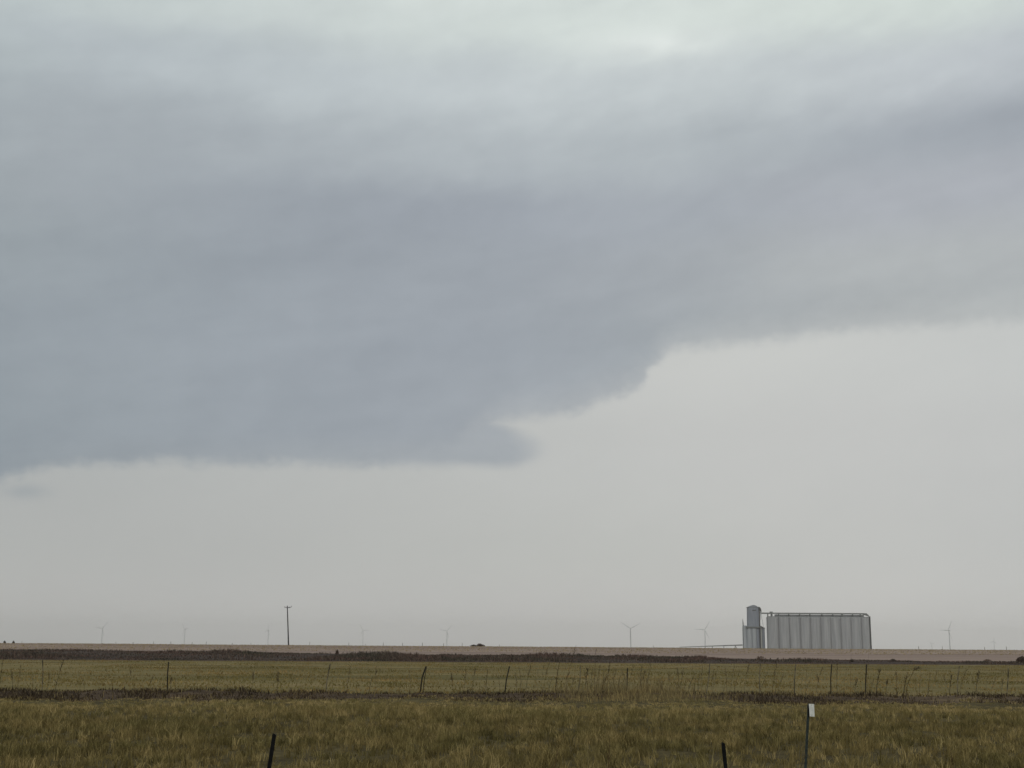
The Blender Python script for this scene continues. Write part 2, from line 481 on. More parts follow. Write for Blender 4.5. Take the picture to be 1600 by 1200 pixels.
def blades(name, pts, h, w, lean, mat, tint, parent=None):
    """pts (N,3), each a bent tapering blade"""
    N = len(pts)
    yaw = rng.uniform(0, 2 * np.pi, N)
    wd = np.stack([np.cos(yaw), np.sin(yaw), np.zeros(N)], 1) * (w / 2)[:, None]
    la = rng.uniform(0, 2 * np.pi, N)
    ld = np.stack([np.cos(la), np.sin(la), np.zeros(N)], 1) * (lean * h)[:, None]
    up = np.zeros((N, 3)); up[:, 2] = h
    V = np.empty((N, 5, 3))
    V[:, 0] = pts - wd; V[:, 1] = pts + wd
    mid = pts + up * 0.55 + ld * 0.3
    V[:, 2] = mid + wd * 0.75; V[:, 3] = mid - wd * 0.75
    V[:, 4] = pts + up * (1 - 0.25 * lean[:, None]) + ld
    b = np.arange(N)[:, None] * 5
    q = b + np.array([[0, 1, 2, 3]]); t = b + np.array([[3, 2, 4]])
    return np_mesh(name, V.reshape(-1, 3), q, t, mat, np.repeat(tint, 5), parent)


def vnoise(x, y, s, seed):
    """cheap value noise"""
    g = np.random.default_rng(seed).random((128, 128))
    u = x / s + 1000; v = y / s + 1000
    i = np.floor(u).astype(int); j = np.floor(v).astype(int); fu = sstep(u - i); fv = sstep(v - j)
    a = g[i % 128, j % 128]; b = g[(i + 1) % 128, j % 128]; c = g[i % 128, (j + 1) % 128]; d = g[(i + 1) % 128, (j + 1) % 128]
    return (a * (1 - fu) + b * fu) * (1 - fv) + (c * (1 - fu) + d * fu) * fv


# ------------------------------------------------------------------ the ground, zone by zone (borders run irregularly)
tt = np.concatenate([np.linspace(-1.1, -0.5, 40, endpoint=False), np.linspace(-0.5, 0.5, 520, endpoint=False), np.linspace(0.5, 1.1, 41)])


def b_const(y): return lambda t: np.full_like(t, float(y))


def b_strip0(t): x = t * 100; return 54.0 + 2.3 * wob(x, 2.0, 4.0) + 1.3 * wob(x, 5.0, 0.9) + 3.4 * np.exp(-((x - 6.2) / 2.4) ** 2) + 2.5 * np.exp(-((x - 3.0) / .5) ** 2)
def b_strip1(t): x = t * 100; return 61.2 + 0.9 * wob(x, 7.0, 7.0) + 0.7 * wob(x, 3.0, 1.1)
def b_mid(t): return 186 + 8.0 * t + 1.2 * wob(t * 190, 4.0, 30)
def b_red(t): return b_mid(t) + 5.0 + 1.5 * wob(t * 190, 9.0, 17)
def b_plough(t): return 262 - 72 * np.clip(t, -0.45, 0.45) - 10 * sstep((t - 0.05) / 0.2) + 5 * wob(t * 250, 6.0, 20) + 3.0 * wob(t * 250, 2.5, 4.0)


def zone(name, b0, b1, rows, mat, power=1.0):
    s = np.linspace(0, 1, rows) ** power
    y = b0(tt)[None, :] * (1 - s[:, None]) + b1(tt)[None, :] * s[:, None]
    x = tt[None, :] * np.maximum(np.abs(y), 100)
    z = H(x, y)
    n, k = y.shape
    vs = np.stack([x, y, z], -1).reshape(-1, 3)
    i = np.arange(n - 1)[:, None] * k + np.arange(k - 1)[None, :]
    q = np.stack([i, i + 1, i + k + 1, i + k], -1).reshape(-1, 4)
    o = np_mesh(name, vs, q, np.zeros((0, 3), int), mat)
    o.data.polygons.foreach_set('use_smooth', [True] * len(o.data.polygons))
    return tag(o, kind='structure')


zone('pasture_ground', b_const(-250), b_strip0, 60, M['pasture'])
zone('dirt_strip', b_strip0, b_strip1, 30, M['dirt'])
zone('field_ground', b_strip1, b_mid, 80, M['midfield'])
zone('red_soil_edge', b_mid, b_red, 4, M['redsoil'])
zone('ploughed_ground', b_red, b_plough, 30, M['plough'])
zone('stubble_field', b_plough, b_const(760), 90, M['stubble'], 1.3)
zone('far_plain', b_const(760), b_const(9000), 30, M['plain'], 2.5)


# ------------------------------------------------------------------ ground cover (stuff)
def scatter(n, y0, y1, halfslope=0.44, margin=2.5):
    y = np.sqrt(rng.uniform(0, 1, n) * (y1 ** 2 - y0 ** 2) + y0 ** 2)
    x = rng.uniform(-1, 1, n) * (halfslope * y + margin)
    return x, y


# near pasture grass: clumps of blades
nc = 60000
cx, cy = scatter(nc, 17, 57)
keep = rng.random(nc) < np.clip(2.4 * vnoise(cx, cy, 0.26, 3) - 0.55 + 1.1 * (vnoise(cx, cy, 2.2, 4) - 0.5), 0.03, 1) * np.clip(36 / cy, 0.7, 1)
cx, cy = cx[keep], cy[keep]
ch = (0.085 + 0.10 * vnoise(cx, cy, 1.6, 11) + 0.11 * vnoise(cx, cy, 0.4, 12)) * rng.uniform(0.6, 1.35, len(cx)) * (1 - 0.62 * sstep((cy - 42) / 11)) * (0.75 + 0.6 * vnoise(cx, cy, 3.0, 14)) * np.where(rng.random(len(cx)) < .04, 1.7, 1)
ct = np.clip(0.40 * vnoise(cx, cy, 0.35, 21) + 0.70 * rng.random(len(cx)) - .15 + .25 * sstep((cy - 36) / 16), 0, 1)  # clump tint; lighter toward the strip, blade shading painted into the colour
per = 10
x = np.repeat(cx, per) + rng.normal(0, 0.045, len(cx) * per); y = np.repeat(cy, per) + rng.normal(0, 0.045, len(cx) * per)
hh = np.repeat(ch, per) * rng.uniform(0.5, 1.2, len(x))
tint = np.clip(np.repeat(ct, per) * 0.85 + rng.random(len(x)) * 0.25 - 0.05, 0, 1)
ok = y < b_strip0(x / 100) + 0.1 + 6.0 * np.clip(vnoise(x, y * 0.6, 1.1, 15) - 0.62, 0, 1) + 5.0 * np.clip(vnoise(x, y, 3.5, 16) - 0.6, 0, 1)
x, y, hh, tint = x[ok], y[ok], hh[ok], tint[ok]
g = blades('pasture_grass', np.stack([x, y, H(x, y) - 0.01], 1), hh, rng.uniform(0.009, 0.02, len(x)), rng.uniform(0.1, 0.8, len(x)), M['grass'], tint)
tag(g, kind='stuff', label='rough olive and tan pasture grass filling the foreground', cat='grass')

# dark dead weeds along the dirt strip
nd = 30000
x, y = scatter(nd, 51.5, 62.3)
t_ = x / 100
inside = (y > b_strip0(t_) - 0.9) & (y < b_strip1(t_) + 0.3)
gap = np.exp(-((x - 6.2) / 2.4) ** 2)
kp = inside & (rng.random(nd) < np.clip(1.7 * vnoise(x, y, 1.3, 31) - 0.15, 0.05, 1) * (1 - 0.85 * gap))
x, y = x[kp], y[kp]
g = blades('dead_weeds', np.stack([x, y, H(x, y) - 0.02], 1), rng.uniform(0.06, 0.24, len(x)) * (0.3 + 1.3 * vnoise(x, y, 2.0, 33)), rng.uniform(0.02, 0.05, len(x)), rng.uniform(0.2, 1.2, len(x)), M['deadweed'], rng.random(len(x)) ** 1.6)
tag(g, kind='stuff', label='dark brown dead weeds tangled along the bare dirt strip', cat='weeds')

# pale tall grass breaking the strip near the middle, thin elsewhere along the fence
nt_ = 17000
x, y = scatter(nt_, 52.5, 64)
x = np.concatenate([x, rng.uniform(2, 10, 5000)]); y = np.concatenate([y, rng.uniform(53.5, 62, 5000)]); nt_ = len(x)
w_ = np.exp(-((x - 6.0) / 2.4) ** 2) + 0.45 * np.exp(-((x - 3.2) / 1.2) ** 2) + 0.035
kp = rng.random(nt_) < w_ * np.clip(2.0 * vnoise(x, y, 0.8, 41) - 0.2, 0.05, 1)
x, y = x[kp], y[kp]
hgt = rng.uniform(0.12, 0.4, len(x)) + (0.6 + 0.5 * np.exp(-((x - 5.5) / 3) ** 2)) * rng.random(len(x)) ** 2.3 * np.exp(-((y - 60.5) / 1.6) ** 2)
g = blades('tall_tan_grass', np.stack([x, y, H(x, y) - 0.02], 1), hgt, rng.uniform(0.012, 0.026, len(x)), rng.uniform(0.05, 0.5, len(x)), M['tangrass'], rng.random(len(x)))
tag(g, kind='stuff', label='pale tan bunch grass growing over the dirt strip by the fence', cat='grass')

# short grass of the field behind the fence
nm = 120000
x, y = scatter(nm, 60.5, 186)
kp = rng.random(nm) < np.clip(1.8 * vnoise(x, y * 0.5, 4.0, 51) - 0.25, 0.08, 1) * np.clip(90 / y, 0.4, 1)
x, y = x[kp], y[kp]
g = blades('field_grass', np.stack([x, y, H(x, y) - 0.01], 1), rng.uniform(0.05, 0.18, len(x)), rng.uniform(0.03, 0.09, len(x)), rng.uniform(0.1, 0.9, len(x)), M['midgrass'], np.clip(0.6 * vnoise(x, y, 5.0, 52) + 0.4 * rng.random(len(x)), 0, 1))
tag(g, kind='stuff', label='short yellow green grass of the field behind the wire fence', cat='grass')

# brush along the far edge of the dark ground
nb = 90000
t_ = rng.uniform(-0.5, 0.5, nb)
yb = b_plough(t_)
off = rng.random(nb) ** 1.4
y = yb - off * (yb - b_red(t_) - 1) + 2
x = t_ * y
dens = np.clip(1.9 * vnoise(x, y * 0.3, 9.0, 61) - 0.30 + 0.35 * (t_ < 0.02), 0.04, 1) * (1 - 0.55 * sstep((t_ - 0.1) / 0.1))
kp = rng.random(nb) < dens
x, y = x[kp], y[kp]; t_ = t_[kp]
hb = 0.68 * (0.12 + 0.95 * vnoise(x, y * 0.3, 6.0, 62) ** 2 + 0.5 * vnoise(x, y, 1.4, 63) ** 2) * rng.uniform(0.3, 1.15, len(x)) * (0.45 + 1.15 * vnoise(x, y * 0.4, 13.0, 64)) * np.where(t_ > 0.15, 0.55, 1.0)
g = blades('brush', np.stack([x, y, H(x, y) - 0.02], 1), hb, rng.uniform(0.06, 0.2, len(x)), rng.uniform(0.1, 0.9, len(x)), M['brush'], rng.random(len(x)))
tag(g, kind='stuff', label='low dark brush along the far edge of the dark ground', cat='brush')

# tall stubble roughening the crest of the far field
ns = 26000
t_ = rng.uniform(-0.48, 0.48, ns); y = rng.uniform(300, 432, ns); x = t_ * y
g = blades('crop_stubble', np.stack([x, y, H(x, y) - 0.02], 1), rng.uniform(0.03, 0.16, ns), rng.uniform(0.15, 0.5, ns), rng.uniform(0.1, 0.6, ns), M['tangrass'], 0.35 + 0.65 * rng.random(ns))
tag(g, kind='stuff', label='pinkish tan crop stubble on the crest of the far field', cat='stubble')


# ------------------------------------------------------------------ grain elevator
DE = 1320.0


def E(px, py):
    p = P(px, py, DE); return p.x, p.z


PXM = DE / F   # metres per photo pixel there
root = empty('silo_block', (E(1278, 1000)[0], DE, 0))
tag(root, 'long row of ten grey concrete grain silos under a thin rooftop conveyor gallery', 'grain silos')
ox, oy = root.location.x, root.location.y
div = [1199, 1217, 1234, 1250.5, 1266.5, 1282.5, 1298, 1314, 1330, 1346, 1359]
ztop = E(1278, 964.8)[1]
silo0 = None
for i in range(10):
    xa, xb = E(div[i], 1000)[0], E(div[i + 1], 1000)[0]
    r = (xb - xa) / 2 * (1.14 if 0 < i < 9 else 1.03)
    mb = MB()
    mb.lathe((xa + xb) / 2 - ox, 0, [(r, 0), (r, ztop - 0.6), (r * 1.012, ztop - 0.6), (r * 1.012, ztop), (r * 0.9, ztop + 0.15)], 40)
    mb.lathe((xa + xb) / 2 - ox + 2.35, 11.0, [(r, 0), (r, ztop), (r * 0.9, ztop + 0.15)], 32)
    o = mb.build('silo', M['concrete'], root, True)
# roof deck, gallery roof and posts
xl, xr = E(1200, 965)[0] - ox, E(1357.5, 965)[0] - ox
mb = MB(); mb.box(xl, xr, -1.5, 4.0, ztop + 0.16, ztop + 0.9); mb.box(xl + 2.4, xr + 1.5, 4.0, 12.5, ztop + 0.16, ztop + 0.88)
mb.build('roof_deck', M['gallery'], root)
zg = E(1278, 958.3)[1]
mb = MB()
xg0 = E(1188, 958)[0] - ox; xg1 = E(1350, 958)[0] - ox; xg2 = E(1359.3, 963)[0] - ox; zg2 = zg - 2.0
mb.prism_y([(xg0, zg - 0.75), (xg1, zg - 0.75), (xg2 - 0.3, zg2 - 0.6), (xg2, zg2 + 0.1), (xg1 + 3.5, zg + 0.35), (xg1, zg + 0.55), (xg0, zg + 0.55)], 3.0, 6.5)
gal = mb.build('gallery', M['gallery'], root)
for px in (1201, 1207, 1218, 1234, 1251, 1267, 1286, 1303, 1317.5, 1334, 1346):
    xx = E(px, 960)[0] - ox
    wd = 0.35 if px not in (1207, 1317.5) else 0.8
    mb = MB(); mb.box(xx - wd, xx + wd, 3.4, 6.1, ztop + 0.9, zg - 0.76)
    mb.build('gallery_support', M['gallery'], root)
mb = MB()
mb.box(xl + 8, xr - 3, 7.0, 7.3, ztop + 0.9, zg - 1.2)
mb.build('side_panel', M['mesh_light'], root)
mb = MB()
x_ = E(1358.8, 965)[0] - ox
mb.box(x_ - 0.5, x_ + 0.6, -0.6, 2.6, 0, zg2 - 0.7)
mb.build('ladder_cage', M['darksteel'], root)
for px in (1206.5,):
    mb = MB(); xx = E(px, 957)[0] - ox
    mb.box(xx - 1.3, xx + 1.3, 3.3, 6.2, zg + 0.56, zg + 1.6)
    mb.build('gallery_hatch', M['gallery'], root)

root = empty('grain_elevator', (E(1176, 1000)[0], DE + 2, 0))
tag(root, 'tall blue-grey elevator headhouse tower rising over steel bins left of the silo row', 'grain elevator')
ox = root.location.x
def ex(px): return E(px, 980)[0] - ox
def ez(py, px=1176): return E(px, py)[1]
mb = MB()
mb.prism_y([(ex(1169.2), ez(979)), (ex(1186.2), ez(979)), (ex(1185.2), ez(948.6)), (ex(1183.6), ez(947.6)), (ex(1181), ez(946.0)), (ex(1178.2), ez(945.3)), (ex(1175), ez(946.0)), (ex(1171.6), ez(947.7)), (ex(1169.8), ez(948.6))], -4.5, 5.5)
mb.build('tower', M['tower'], root)
mb = MB(); mb.box(ex(1175.5), ex(1181.3), -4.72, -4.5, ez(954.4), ez(952.9)); mb.build('vent', M['darksteel'], root)
mb = MB(); mb.box(ex(1169.2), ex(1185.6), -4.75, 5.75, ez(949.2), ez(948.4)); mb.build('cornice', M['gallery'], root)
mb = MB(); mb.box(ex(1165), ex(1187.5), -6.2, 6.8, ez(981), ez(979)); mb.build('deck', M['gallery'], root)
def bin_(pxc, r, yc, ptop, mat, zcap=0.8):
    mb = MB(); zt = ez(ptop)
    mb.lathe(ex(pxc), yc, [(r, 0), (r, zt), (r * 0.35, zt + zcap)], 28)
    o = mb.build('bin', mat, root, True)
bin_(1164.6, 2.7, -1.0, 978.5, M['bin'])
bin_(1170.5, 3.3, -2.5, 982, M['bin'], 0.1)
bin_(1177.0, 3.2, -2.8, 982, M['pale_bin'] if False else M['bin'], 0.1)
bin_(1183.0, 2.9, -1.5, 982, M['tower'], 0.1)
bin_(1189.2, 1.9, 2.0, 980.5, M['pale_bin'], 0.4)
bin_(1193.2, 1.5, 1.0, 981, M['tower'], 0.4)
mb = MB(); mb.box(ex(1162), ex(1186), 0, 6, 0, ez(980.5)); mb.build('back_wall', M['tower'], root)
mb = MB(); mb.box(ex(1185.6), ex(1187.2), -5.3, -3.4, 0, ez(949.5)); mb.build('bucket_leg', M['darksteel'], root)
mb = MB(); mb.tube([(ex(1186), 0, ez(948.4)), (ex(1188.3), 0, ez(949.3)), (ex(1189.6), 0, ez(951.5)), (ex(1190.2), 0, ez(955)), (ex(1190), 0, ez(958))], [0.4, 0.7, 0.8, 0.7, 0.5], 8); mb.build('head_spout', M['darksteel'], root)
for a_, b_ in (((1190, 957), (1187.6, 976)), ((1189.6, 955), (1193.4, 979.5)), ((1186.8, 958), (1191, 958))):
    mb = MB(); mb.tube([(ex(a_[0]), -0.5, ez(a_[1])), (ex(b_[0]), -0.5, ez(b_[1]))], 0.28, 6); mb.build('spout', M['mesh_light'], root)
mb = MB(); mb.prism_y([(ex(1187.3), ez(979)), (ex(1195.3), ez(982)), (ex(1195.3), ez(981.2)), (ex(1187.3), ez(977))], -2, 5); mb.build('lean_roof', M['gallery'], root)
mb = MB(); mb.tube([(ex(1161.6), -2, 0), (ex(1161.2), -2, ez(974)), (ex(1160.8), -2, ez(967))], [0.6, 0.5, 0.15], 6); mb.build('mast', M['darksteel'], root)

# long low conveyor left of the elevator
DC = 1300.0
pa, pb = P(1062, 1011.0, DC), P(1160, 1007.6, DC)
root = empty('conveyor', ((pa.x + pb.x) / 2, DC, 0))
tag(root, 'long low inclined conveyor sloping up to the foot of the elevator', 'conveyor')
ox = root.location.x
mb = MB(); mb.prism_y([(pa.x - ox, pa.z - .35), (pb.x - ox, pb.z - .75), (pb.x - ox, pb.z + .45), (pa.x - ox, pa.z + .15)], -1.0, 1.0); mb.build('belt_housing', M['gallery'], root)
for px, dx in ((1149, 2.2), (1149, -1.2), (1131, 0), (1113, 0)):
    q = P(px, 1008.5, DC); mb = MB(); mb.tube([(q.x - ox + dx, 0, 0), (q.x - ox, 0, q.z - .4)], 0.3, 6)
    mb.build('trestle', M['gallery'], root)

# ------------------------------------------------------------------ wind turbines
def turbine(px, hub_py, D, ang, yaw, label, blade=43.0):
    hp = P(px, hub_py, D)
    root = empty('wind_turbine', (hp.x, D, 0))
    tag(root, label, 'wind turbine', 'pale wind turbines standing far off beyond the field')
    z = hp.z
    mb = MB(); mb.lathe(0, 0, [(2.1, 0), (1.7, z * 0.5), (1.15, z - 1.5)], 16); mb.build('tower', M['turbine'], root, True)
    c, s = math.cos(yaw), math.sin(yaw)
    mb = MB(); mb.tube([(0 + s * -3.2, -c * 3.2, z), (s * -2, -c * 2, z), (s * 5, c * 5, z), (s * 6, c * 6, z)], [1.3, 1.8, 1.8, 1.2], 8); mb.build('nacelle', M['turbine'], root)
    hc = Vector((-s * 4.2, -c * 4.2, z))
    mb = MB(); mb.tube([hc + Vector((s, c, 0)), hc, hc - Vector((s, c, 0)) * 1.4], [1.5, 1.5, 0.4], 10); mb.build('hub', M['turbine'], root)
    ux = Vector((c, -s, 0)); uz = Vector((0, 0, 1)); un = Vector((s, c, 0))
    for k in range(3):
        a = R(ang + 120 * k)
        d = ux * math.cos(a) + uz * math.sin(a); e = ux * -math.sin(a) + uz * math.cos(a)
        prof = [(1.0, 0.8, 0.8), (4, 0.8, 0.7), (9, 1.4, 0.45), (blade * 0.5, 0.9, 0.25), (blade * 0.85, 0.5, 0.12), (blade, 0.15, 0.05)]
        vs = []; fs = []
        for r_, wd, th in prof:
            q = hc + d * r_
            vs += [q - e * wd, q - un * th, q + e * wd, q + un * th]
        for i in range(len(prof) - 1):
            for j in range(4):
                fs.append((i * 4 + j, i * 4 + (j + 1) % 4, i * 4 + 4 + (j + 1) % 4, i * 4 + 4 + j))
        fs += [(3, 2, 1, 0), tuple(len(vs) - 4 + j for j in range(4))]
        mb = MB(); mb.add(vs, fs); mb.build('blade', M['turbine'], root)


TUR = [
    (160.3, 982, 6400, 50, 0.2, 'leftmost wind turbine, far left over the bare field'),
    (289, 983, 7300, 5, 0.7, 'very faint wind turbine about midway between the leftmost one and the power pole'),
    (419.5, 985, 6900, 75, 0.9, 'faint wind turbine just left of the power pole'),
    (567.5, 985, 7700, 0, 0.2, 'faint wind turbine first to the right of the power pole'),
    (698.5, 986, 6600, 48, 0.2, 'faint wind turbine just left of the low dark bushes on the skyline'),
    (985.3, 982, 4700, 27, 0.25, 'clearest wind turbine, one long blade raised to the right, mid skyline'),
    (1101.3, 984, 5300, 57, 0.35, 'wind turbine nearest the elevator, above the low conveyor'),
    (1482.8, 985, 4700, 178, 1.15, 'wind turbine right of the silo row, clearest on the right side'),
    (1553, 1002, 8400, 80, 0.5, 'tiny faint wind turbine farthest right', 26.0),
    (1456, 1006, 8600, 20, 0.3, 'tiny faint wind turbine low on the skyline right of the silos', 20.0),
]
for a in TUR:
    turbine(*a)

# ------------------------------------------------------------------ power pole
DP = 405.0
pt, pb = P(448.9, 946.5, DP), P(450.8, 1010, DP)
zb = float(H(pb.x, DP))
root = empty('utility_pole', (pb.x, DP, zb))
tag(root, 'lone dark wooden power pole with a crooked crossarm standing on the skyline', 'utility pole')
o_ = Vector((pb.x, DP, zb))
mb = MB(); mb.tube([Vector((0, 0, -0.3)), (Vector((pt.x, DP, pt.z)) - o_) * 0.5, Vector((pt.x, DP, pt.z)) - o_], [0.21, 0.18, 0.14], 10); mb.build('pole', M['polewood'], root, True)
za = P(449, 949, DP); l_, r_, m_ = P(444.5, 949.0, DP) - o_, P(455.5, 948.2, DP) - o_, P(449.2, 949.6, DP) - o_
mb = MB(); mb.tube([l_, m_ + Vector((0, -.2, 0))], 0.07, 6); mb.tube([m_ + Vector((0, -.2, 0)), (m_ + r_) * 0.5 + Vector((0, -.2, -.1)), r_], [0.1, 0.1, 0.07], 6); mb.build('crossarm', M['polewood'], root)
for q in (l_, (l_ + m_) / 2, (m_ + r_) / 2 + Vector((0, -.2, -.1)), r_):
    mb = MB(); mb.tube([q + Vector((0, 0, .05)), q + Vector((0, 0, .18)), q + Vector((0, 0, .34))], [.04, .07, .04], 6); mb.build('insulator', M['darksteel'], root)

# ------------------------------------------------------------------ small posts standing on the skyline
cnt = {}
ORDS = ['first', 'second', 'third', 'fourth', 'fifth', 'sixth', 'seventh', 'eighth', 'ninth', 'tenth', 'eleventh']
turx = sorted(a[0] for a in TUR)
for px in (34, 181, 208, 240, 267, 300, 322, 363, 392, 484, 545, 571, 599, 629, 660, 693, 722, 780, 1021, 1435, 1472, 1538, 1572):
    D = 416.0
    p = P(px, 1006, D); z0 = float(H(p.x, D)); h_ = random.uniform(0.55, 1.25); w_ = random.uniform(0.05, 0.08)
    mb = MB(); mb.tube([(0, 0, -.1), (random.uniform(-.05, .05), 0, h_)], [w_, w_ * 0.8], 6)
    o = mb.build('fence_post', M['greywood']); o.location = (p.x, D, z0)
    k_ = sum(1 for a in turx if a < px); cnt[k_] = cnt.get(k_, 0) + 1
    tag(o, ORDS[cnt[k_] - 1] + ' tiny skyline post ' + ('from the left edge' if k_ == 0 else 'to the right of the ' + ORDS[k_ - 1] + ' wind turbine from the left'), 'fence post', 'tiny fence posts on the skyline')


# ------------------------------------------------------------------ shrubs
def shrub(px, D, wid, hgt, label, mat='brush', n=700, cat='shrub', group=None, name='shrub', depth=None):
    p = P(px, 1010, D); z0 = float(H(p.x, D))
    th = rng.uniform(0, 2 * np.pi, n); rr = np.sqrt(rng.random(n))
    lob = 0.8 + 0.25 * np.sin(3 * th + px) + 0.15 * np.sin(7 * th)
    x = rr * np.cos(th) * wid / 2 * lob; y = rr * np.sin(th) * (depth or wid) / 2 * lob
    top = hgt * np.sqrt(np.clip(1 - rr ** 2, 0.05, 1)) * (0.75 + 0.5 * vnoise(x + px, y, wid / 5, int(px)))
    z = rng.uniform(0, 0.75, n) * top
    root = empty(name, (p.x, D, z0)); tag(root, label, cat, group)
    s = hgt * 0.22
    blades('foliage', np.stack([x, y, z], 1), rng.uniform(0.5, 1.3, n) * s, rng.uniform(0.3, 0.8, n) * s, rng.uniform(0.2, 1.4, n), M[mat], rng.random(n), root)
    mb = MB()
    for k in range(5):
        a = 2 * math.pi * k / 5 + px
        mb.tube([(0, 0, -.05), (math.cos(a) * wid * .12, math.sin(a) * wid * .12, hgt * .4), (math.cos(a) * wid * .24, math.sin(a) * wid * .24, hgt * .75)], [hgt * .02, hgt * .014, hgt * .006], 5)
    mb.build('stem', M['stalk'], root)


shrub(740, 425, 2.2, 0.75, 'left low dark bush of the pair on the skyline near mid picture')
shrub(750.5, 425, 3.2, 1.05, 'wider right dark bush of the pair on the skyline near mid picture')
shrub(6.5, 418, 0.7, 0.95, 'leftmost of two small dark bushes on the skyline at the left edge')
shrub(20.5, 418, 0.8, 0.8, 'right one of two small dark bushes on the skyline at the left edge')
shrub(1596, 225, 1.9, 1.1, 'dark bush at the right edge where the dark ground ends', n=1200)
shrub(1394, 222, 1.3, 0.55, 'low dark bush right of the silo row on the dark ground edge')
shrub(1188, 226, 1.9, 0.95, 'reddish brown bush standing in front of the elevator', 'redbrush', 220)
shrub(1242, 226, 1.0, 0.4, 'low reddish bush in front of the silos left part', 'redbrush', 250)
shrub(1073, 232, 1.4, 0.9, 'faint reddish bush left of the conveyor', 'redbrush', 200)
shrub(1541, 230, 1.6, 0.5, 'low brownish bush near the right end of the far field', 'redbrush', 300)
shrub(527, 262, 0.8, 1.1, 'reddish weedy bush right of the power pole against the pale field', 'redbrush', 120)
shrub(1330, 215, 0.5, 0.7, 'small dark bush at the base of the silos, right part', n=250)


# ------------------------------------------------------------------ the wire fence behind the dirt strip
DF = 61.3
fz = lambda x: float(H(x, DF))
root = empty('wire_fence', (0, DF, 0))
tag(root, 'sagging barbed wire fence on leaning weathered posts behind the dirt strip', 'wire fence')
FP = [   # x top, y top, x base, thickness, material
    (-60, 1032, -62, .05, 'greywood'), (66.5, 1031, 65.5, .045, 'greywood'), (263.5, 1034, 261.5, .055, 'darkwood'), (516, 1037, 509, .055, 'greywood'),
    (665.5, 1041, 656, .065, 'darkwood'), (796, 1041, 788.5, .055, 'darkwood'), (907, 1040, 902, .045, 'greywood'),
    (980.5, 1043.5, 979, .05, 'darkwood'), (1109, 1036, 1102, .045, 'greywood'), (1188, 1036, 1187, .045, 'greywood'), (1243, 1038, 1241, .05, 'greywood'),
    (1299.5, 1038, 1298, .05, 'darkwood'), (1354, 1038, 1352, .055, 'darkwood'), (1499, 1041, 1495, .05, 'greywood'), (1575.5, 1044, 1572, .05, 'greywood'), (1700, 1044, 1700, .05, 'greywood')]
tops = []
for px, py, pbx, th, mt in FP:
    p = P(px, py, DF); b = P(pbx, 1080, DF); zb = fz(b.x)
    mb = MB()
    m1 = Vector((b.x * .45 + p.x * .55 + random.uniform(-.06, .06), random.uniform(-.03, .03), zb + (p.z - zb) * random.uniform(.4, .65)))
    mb.tube([(b.x, 0, zb - .1), m1, (p.x, 0, p.z - 0.03), (p.x, 0, p.z)], [th * .5, th * .52, th * .56, th * .32], 8)
    mb.build('post', M[mt], root, True)
    tops.append((Vector((b.x, 0, zb)), Vector((p.x, 0, p.z))))
for fr in (0.93, 0.55, 0.28):
    mb = MB()
    for (b0, t0_), (b1, t1_) in zip(tops[:-1], tops[1:]):
        a = b0.lerp(t0_, fr); c = b1.lerp(t1_, fr)
        path = []
        for k in range(7):
            u = k / 6; q = a.lerp(c, u); q.z -= 0.05 * 4 * u * (1 - u); q.y = -0.05; path.append(q)
        mb.tube(path, 0.0045 if fr > .5 else .003, 5, False)
    mb.build('wire', M['wire'], root)
# dark dried head on posts of the fence


# ------------------------------------------------------------------ dead weed stalks
def stalk(px, py, pbx, label, D=60.2, r=0.011, mat='stalk', head='plume', group='dead weed stalks along the fence', lean_head=0.0, hs=1.0, name='weed_stalk', zbase=None, droop=0.0):
    """curved stem from the ground to (px,py), with a seed head or a few dry leaves"""
    t = P(px, py, D); b = P(pbx, 1080, D); zb = float(H(b.x, D)) if zbase is None else zbase
    root = empty(name, (b.x, D, zb)); tag(root, label, 'dead weed', group)
    tv = Vector((t.x - b.x, 0, t.z - zb))
    path = []
    for k in range(8):
        u = k / 7
        q = Vector((tv.x * u ** 1.6, 0.03 * math.sin(u * 5), tv.z * u)); path.append(q)
    if droop:
        path.append(tv + Vector((droop * .5, 0, 0.02))); path.append(tv + Vector((droop, 0, -abs(droop) * .55)))
    rad = [r * (1 - 0.6 * i / (len(path) - 1)) for i in range(len(path))]
    mb = MB(); mb.tube(path, rad, 6)
    # dry side twigs
    for k in range(random.randint(1, 4)):
        u = random.uniform(.35, .85); q = path[int(u * 7)]
        s = random.choice((-1, 1)); L = random.uniform(.06, .2) * hs
        mb.tube([q, q + Vector((s * L * .6, random.uniform(-.05, .05), L * .7)), q + Vector((s * L, random.uniform(-.05, .05), L * .8))], [r * .5, r * .4, r * .2], 4)
    mb.build('stem', M[mat], root)
    if head:
        n = int((30 if head == 'plume' else 12) * random.uniform(.5, 1.1) * (.75 if 'slight' in group else 1))
        tip = path[-1]; base = path[-4]
        us = rng.random(n) ** 0.8; pp = np.array([list(base.lerp(tip, float(u))) for u in us]) + rng.normal(0, random.uniform(.008, .022) * hs, (n, 3))
        blades('seed_head', pp, rng.uniform(.06, .16, n) * hs, rng.uniform(.009, .02, n) * hs, rng.uniform(.1, .9, n), M['driedhead' if mat == 'palestalk' or 'slight' in group else 'deadweed'], rng.random(n) * .8, root)



